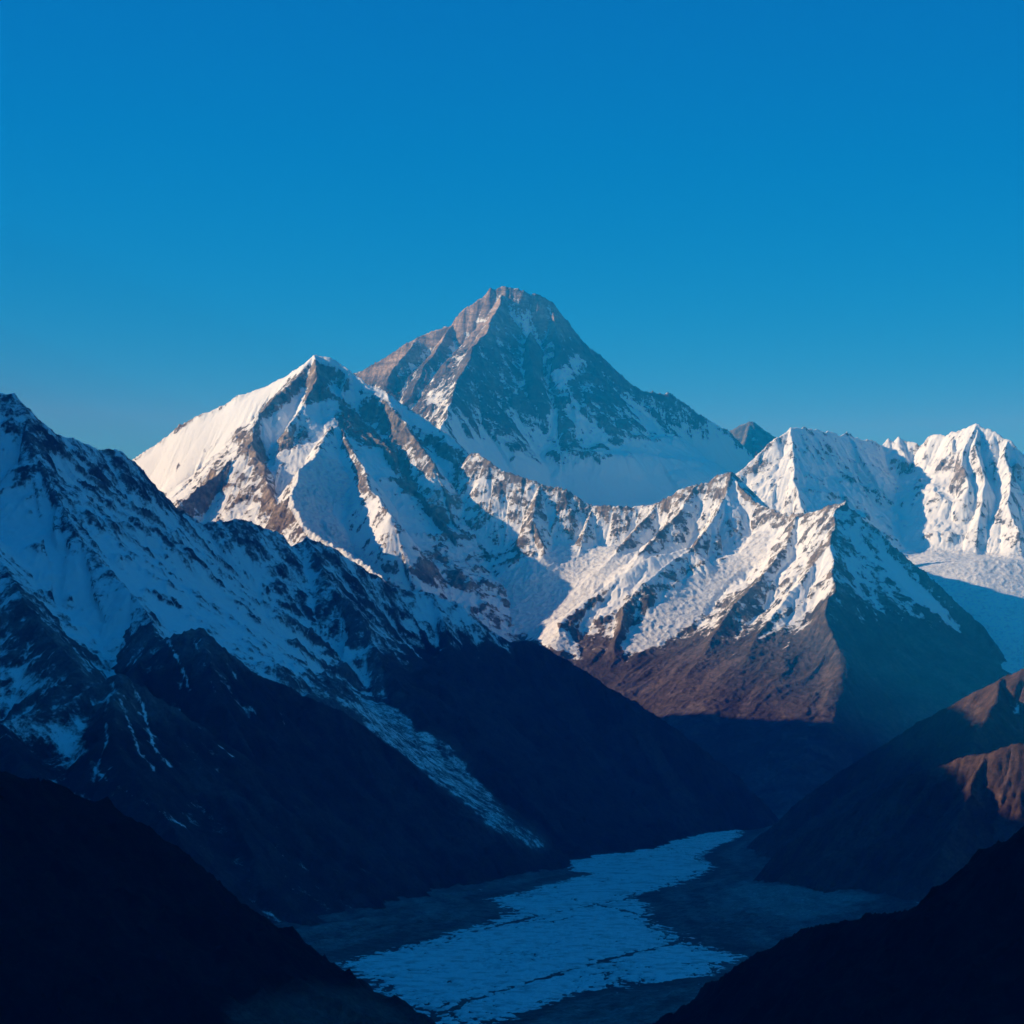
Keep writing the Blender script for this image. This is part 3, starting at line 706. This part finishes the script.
# ------------------------------------------------------------------ valley floor, terraces and the snow plain
def axis(lo, hi, step, far_lo, far_hi, n):
    a = np.arange(lo, hi, step)
    k = np.geomspace(1, 1 + max(1, (lo - far_lo)) / step, n) - 1
    l = lo - k[1:][::-1] * step
    k2 = np.geomspace(1, 1 + (far_hi - hi) / step, n) - 1
    r = hi + k2[1:] * step
    return np.concatenate([l, a, r]).astype(np.float32)
xs = axis(-1000, 1500, 6.0, -26000, 26000, 60); ys = axis(3600, 11600, 8.0, -8000, 42000, 60)
X, Y = np.meshgrid(xs, ys)
plain = [ground(*p) for p in [(749, 826), (700, 829), (660, 837), (602, 849), (570, 858), (565, 868), (592, 874), (552, 884), (525, 892), (493, 898), (516, 913), (480, 927), (420, 942), (386, 950), (346, 962), (380, 988), (420, 1024), (430, 1090), (480, 1090),
                               (490, 1022), (520, 1010), (580, 991), (640, 985), (712, 974), (736, 956), (700, 944), (655, 922), (640, 905), (629, 896), (660, 889), (690, 881), (713, 867), (697, 856), (715, 846), (736, 836)]]
wx = X + 26 * fbm(X / 90, Y / 90, 4, 201, 0.6); wy = Y + 60 * fbm(X / 90, Y / 90, 4, 205, 0.6)
sd = polydist(wx, wy, plain); sd = np.where(inpoly(wx, wy, plain), sd, -sd)
lat = np.clip(-sd, 0, 600)
Z = floor_z(Y) + 5 * sstep(0, 130, lat) + 0.07 * np.clip(lat - 160, 0, 500) + sstep(0, 160, lat) * (5 * fbm(X / 140, Y / 140, 4, 211) + 9 * ridged(X / 70, Y / 120, 5, 215, 0.6) + 6 * ridged(lat / 90, Y / 500, 3, 217))
near = np.abs(X) < 3000
Z = np.where(near, Z, floor_z(Y))
M_floor = mountain_material("valley_debris", (0.050, 0.046, 0.042), (0.095, 0.09, 0.084), (0.19, 0.20, 0.19), (0.26, 0.27, 0.26), scale=0.4, fine=0.8)
pale = area(X, Y, [ground(*p) for p in [(745, 884), (775, 894), (830, 898), (870, 912), (840, 925), (790, 930), (745, 918), (715, 900)]], 70)
pale = np.maximum(pale, 0.35 * sstep(20, 120, lat) * (1 - sstep(250, 400, lat)))
pale = np.clip(pale + 0.9 * np.clip(fbm(lat / 60, Y / 420, 4, 223, 0.6), -0.25, 1) + 0.5 * fbm(X / 26, Y / 40, 4, 225, 0.65), 0, 1)
sp = np.clip(0.75 * fbm(X / 40, Y / 70, 5, 221, 0.6), -0.4, 0.42)
o = mesh_from("valley_floor", X, Y, (Z + CZ).astype(np.float32), np.ones((X.shape[0] - 1, X.shape[1] - 1), bool), M_floor, {"snow": sp.astype(np.float32), "brown": pale.astype(np.float32)})
tag(o, "dark stony valley floor with moraine terraces between the slopes", "valley floor")

# the snow lies in a thin sheet that thins out over stones and along the channels
xs = np.arange(-420, 1000, 3.0, dtype=np.float32); ys = np.arange(4000, 11200, 5.0, dtype=np.float32)
X, Y = np.meshgrid(xs, ys)
wx = X + 26 * fbm(X / 90, Y / 90, 4, 201, 0.6); wy = Y + 60 * fbm(X / 90, Y / 90, 4, 205, 0.6)
sd = polydist(wx, wy, plain); sd = np.where(inpoly(wx, wy, plain), sd, -sd)
lat = np.clip(-sd, 0, 600)
gz = floor_z(Y) + 5 * sstep(0, 130, lat) + 0.07 * np.clip(lat - 160, 0, 500) + sstep(0, 160, lat) * (5 * fbm(X / 140, Y / 140, 4, 211) + 9 * ridged(X / 70, Y / 120, 5, 215, 0.6) + 6 * ridged(lat / 90, Y / 500, 3, 217))
th = np.clip((sd + 34 * fbm(X / 60, Y / 110, 4, 237, 0.6) - 4) / 22, -3, 1.4)
st = fbm(X / 22, Y / 40, 5, 231, 0.65) + 0.30 * fbm(X / 8, Y / 15, 2, 235)
big = fbm(X / 160, Y / 300, 3, 233)
th = th - 3.4 * sstep(0.16, 0.34, st + 0.50 * big + 0.16 * (1 - sstep(10, 90, sd)))
chan = [([ground(*p) for p in [(425, 1022), (470, 1000), (520, 985), (560, 973), (600, 962), (640, 952), (690, 940)]], 10), ([ground(*p) for p in [(475, 932), (530, 918), (575, 909), (596, 905), (640, 915), (690, 930)]], 8),
        ([ground(*p) for p in [(596, 905), (640, 896), (670, 886)]], 5), ([ground(*p) for p in [(560, 973), (590, 975), (640, 968), (720, 962)]], 6), ([ground(*p) for p in [(560, 866), (620, 862), (690, 850)]], 4)]
for c, w in chan:
    d = polydist(X + 16 * fbm(X / 50, Y / 50, 4, 241, 0.6), Y + 60 * fbm(X / 70, Y / 70, 4, 243, 0.6), c, closed=False)
    th = th - 3.4 * (1 - sstep(w * 0.4, w * 1.6, d + 14 * fbm(X / 34, Y / 60, 4, 247, 0.65) - 12 * np.clip(fbm(X / 120, Y / 200, 2, 249), -0.4, 1)))
Z = gz + 1.2 * th + 0.4
f = (th > -1.0)
keep = f[:-1, :-1] | f[1:, :-1] | f[:-1, 1:] | f[1:, 1:]
Z = Z + 1.6 * ridged(X / 45, Y / 70, 4, 251)
M_snow = ice_material("plain_snow", (0.70, 0.72, 0.74), (0.44, 0.45, 0.46), 0.022)
o = mesh_from("snow_field", X, Y, (Z + CZ).astype(np.float32), keep, M_snow)
tag(o, "broad flat snow plain with dark channels winding along the valley bottom", "snow field")

# ------------------------------------------------------------------ air
hz = bpy.data.meshes.new("haze")
x0, x1, y0, y1, z0, z1 = -26500, 26500, -8500, 42500, -60.0, 3900.0
hv = [(x, y, z) for z in (z0, z1) for y in (y0, y1) for x in (x0, x1)]
hz.from_pydata(hv, [], [(0, 2, 3, 1), (4, 5, 7, 6), (0, 1, 5, 4), (2, 6, 7, 3), (0, 4, 6, 2), (1, 3, 7, 5)])
ho = bpy.data.objects.new("haze", hz); SC.collection.objects.link(ho)
hm = bpy.data.materials.new("air"); hm.use_nodes = True
t = hm.node_tree
t.nodes.remove(t.nodes["Principled BSDF"])
pv = t.nodes.new("ShaderNodeVolumePrincipled")
pv.inputs["Color"].default_value = (0.006, 0.44, 1.0, 1)
pv.inputs["Absorption Color"].default_value = (1, 1, 1, 1)
pv.inputs["Density"].default_value = 3.6e-5
pv.inputs["Anisotropy"].default_value = 0.0
t.links.new(pv.outputs[0], t.nodes["Material Output"].inputs["Volume"])
hm.cycles.homogeneous_volume = True
hz.materials.append(hm)
tag(ho, "thin blue mountain air lying over the whole valley", "haze", 'stuff')
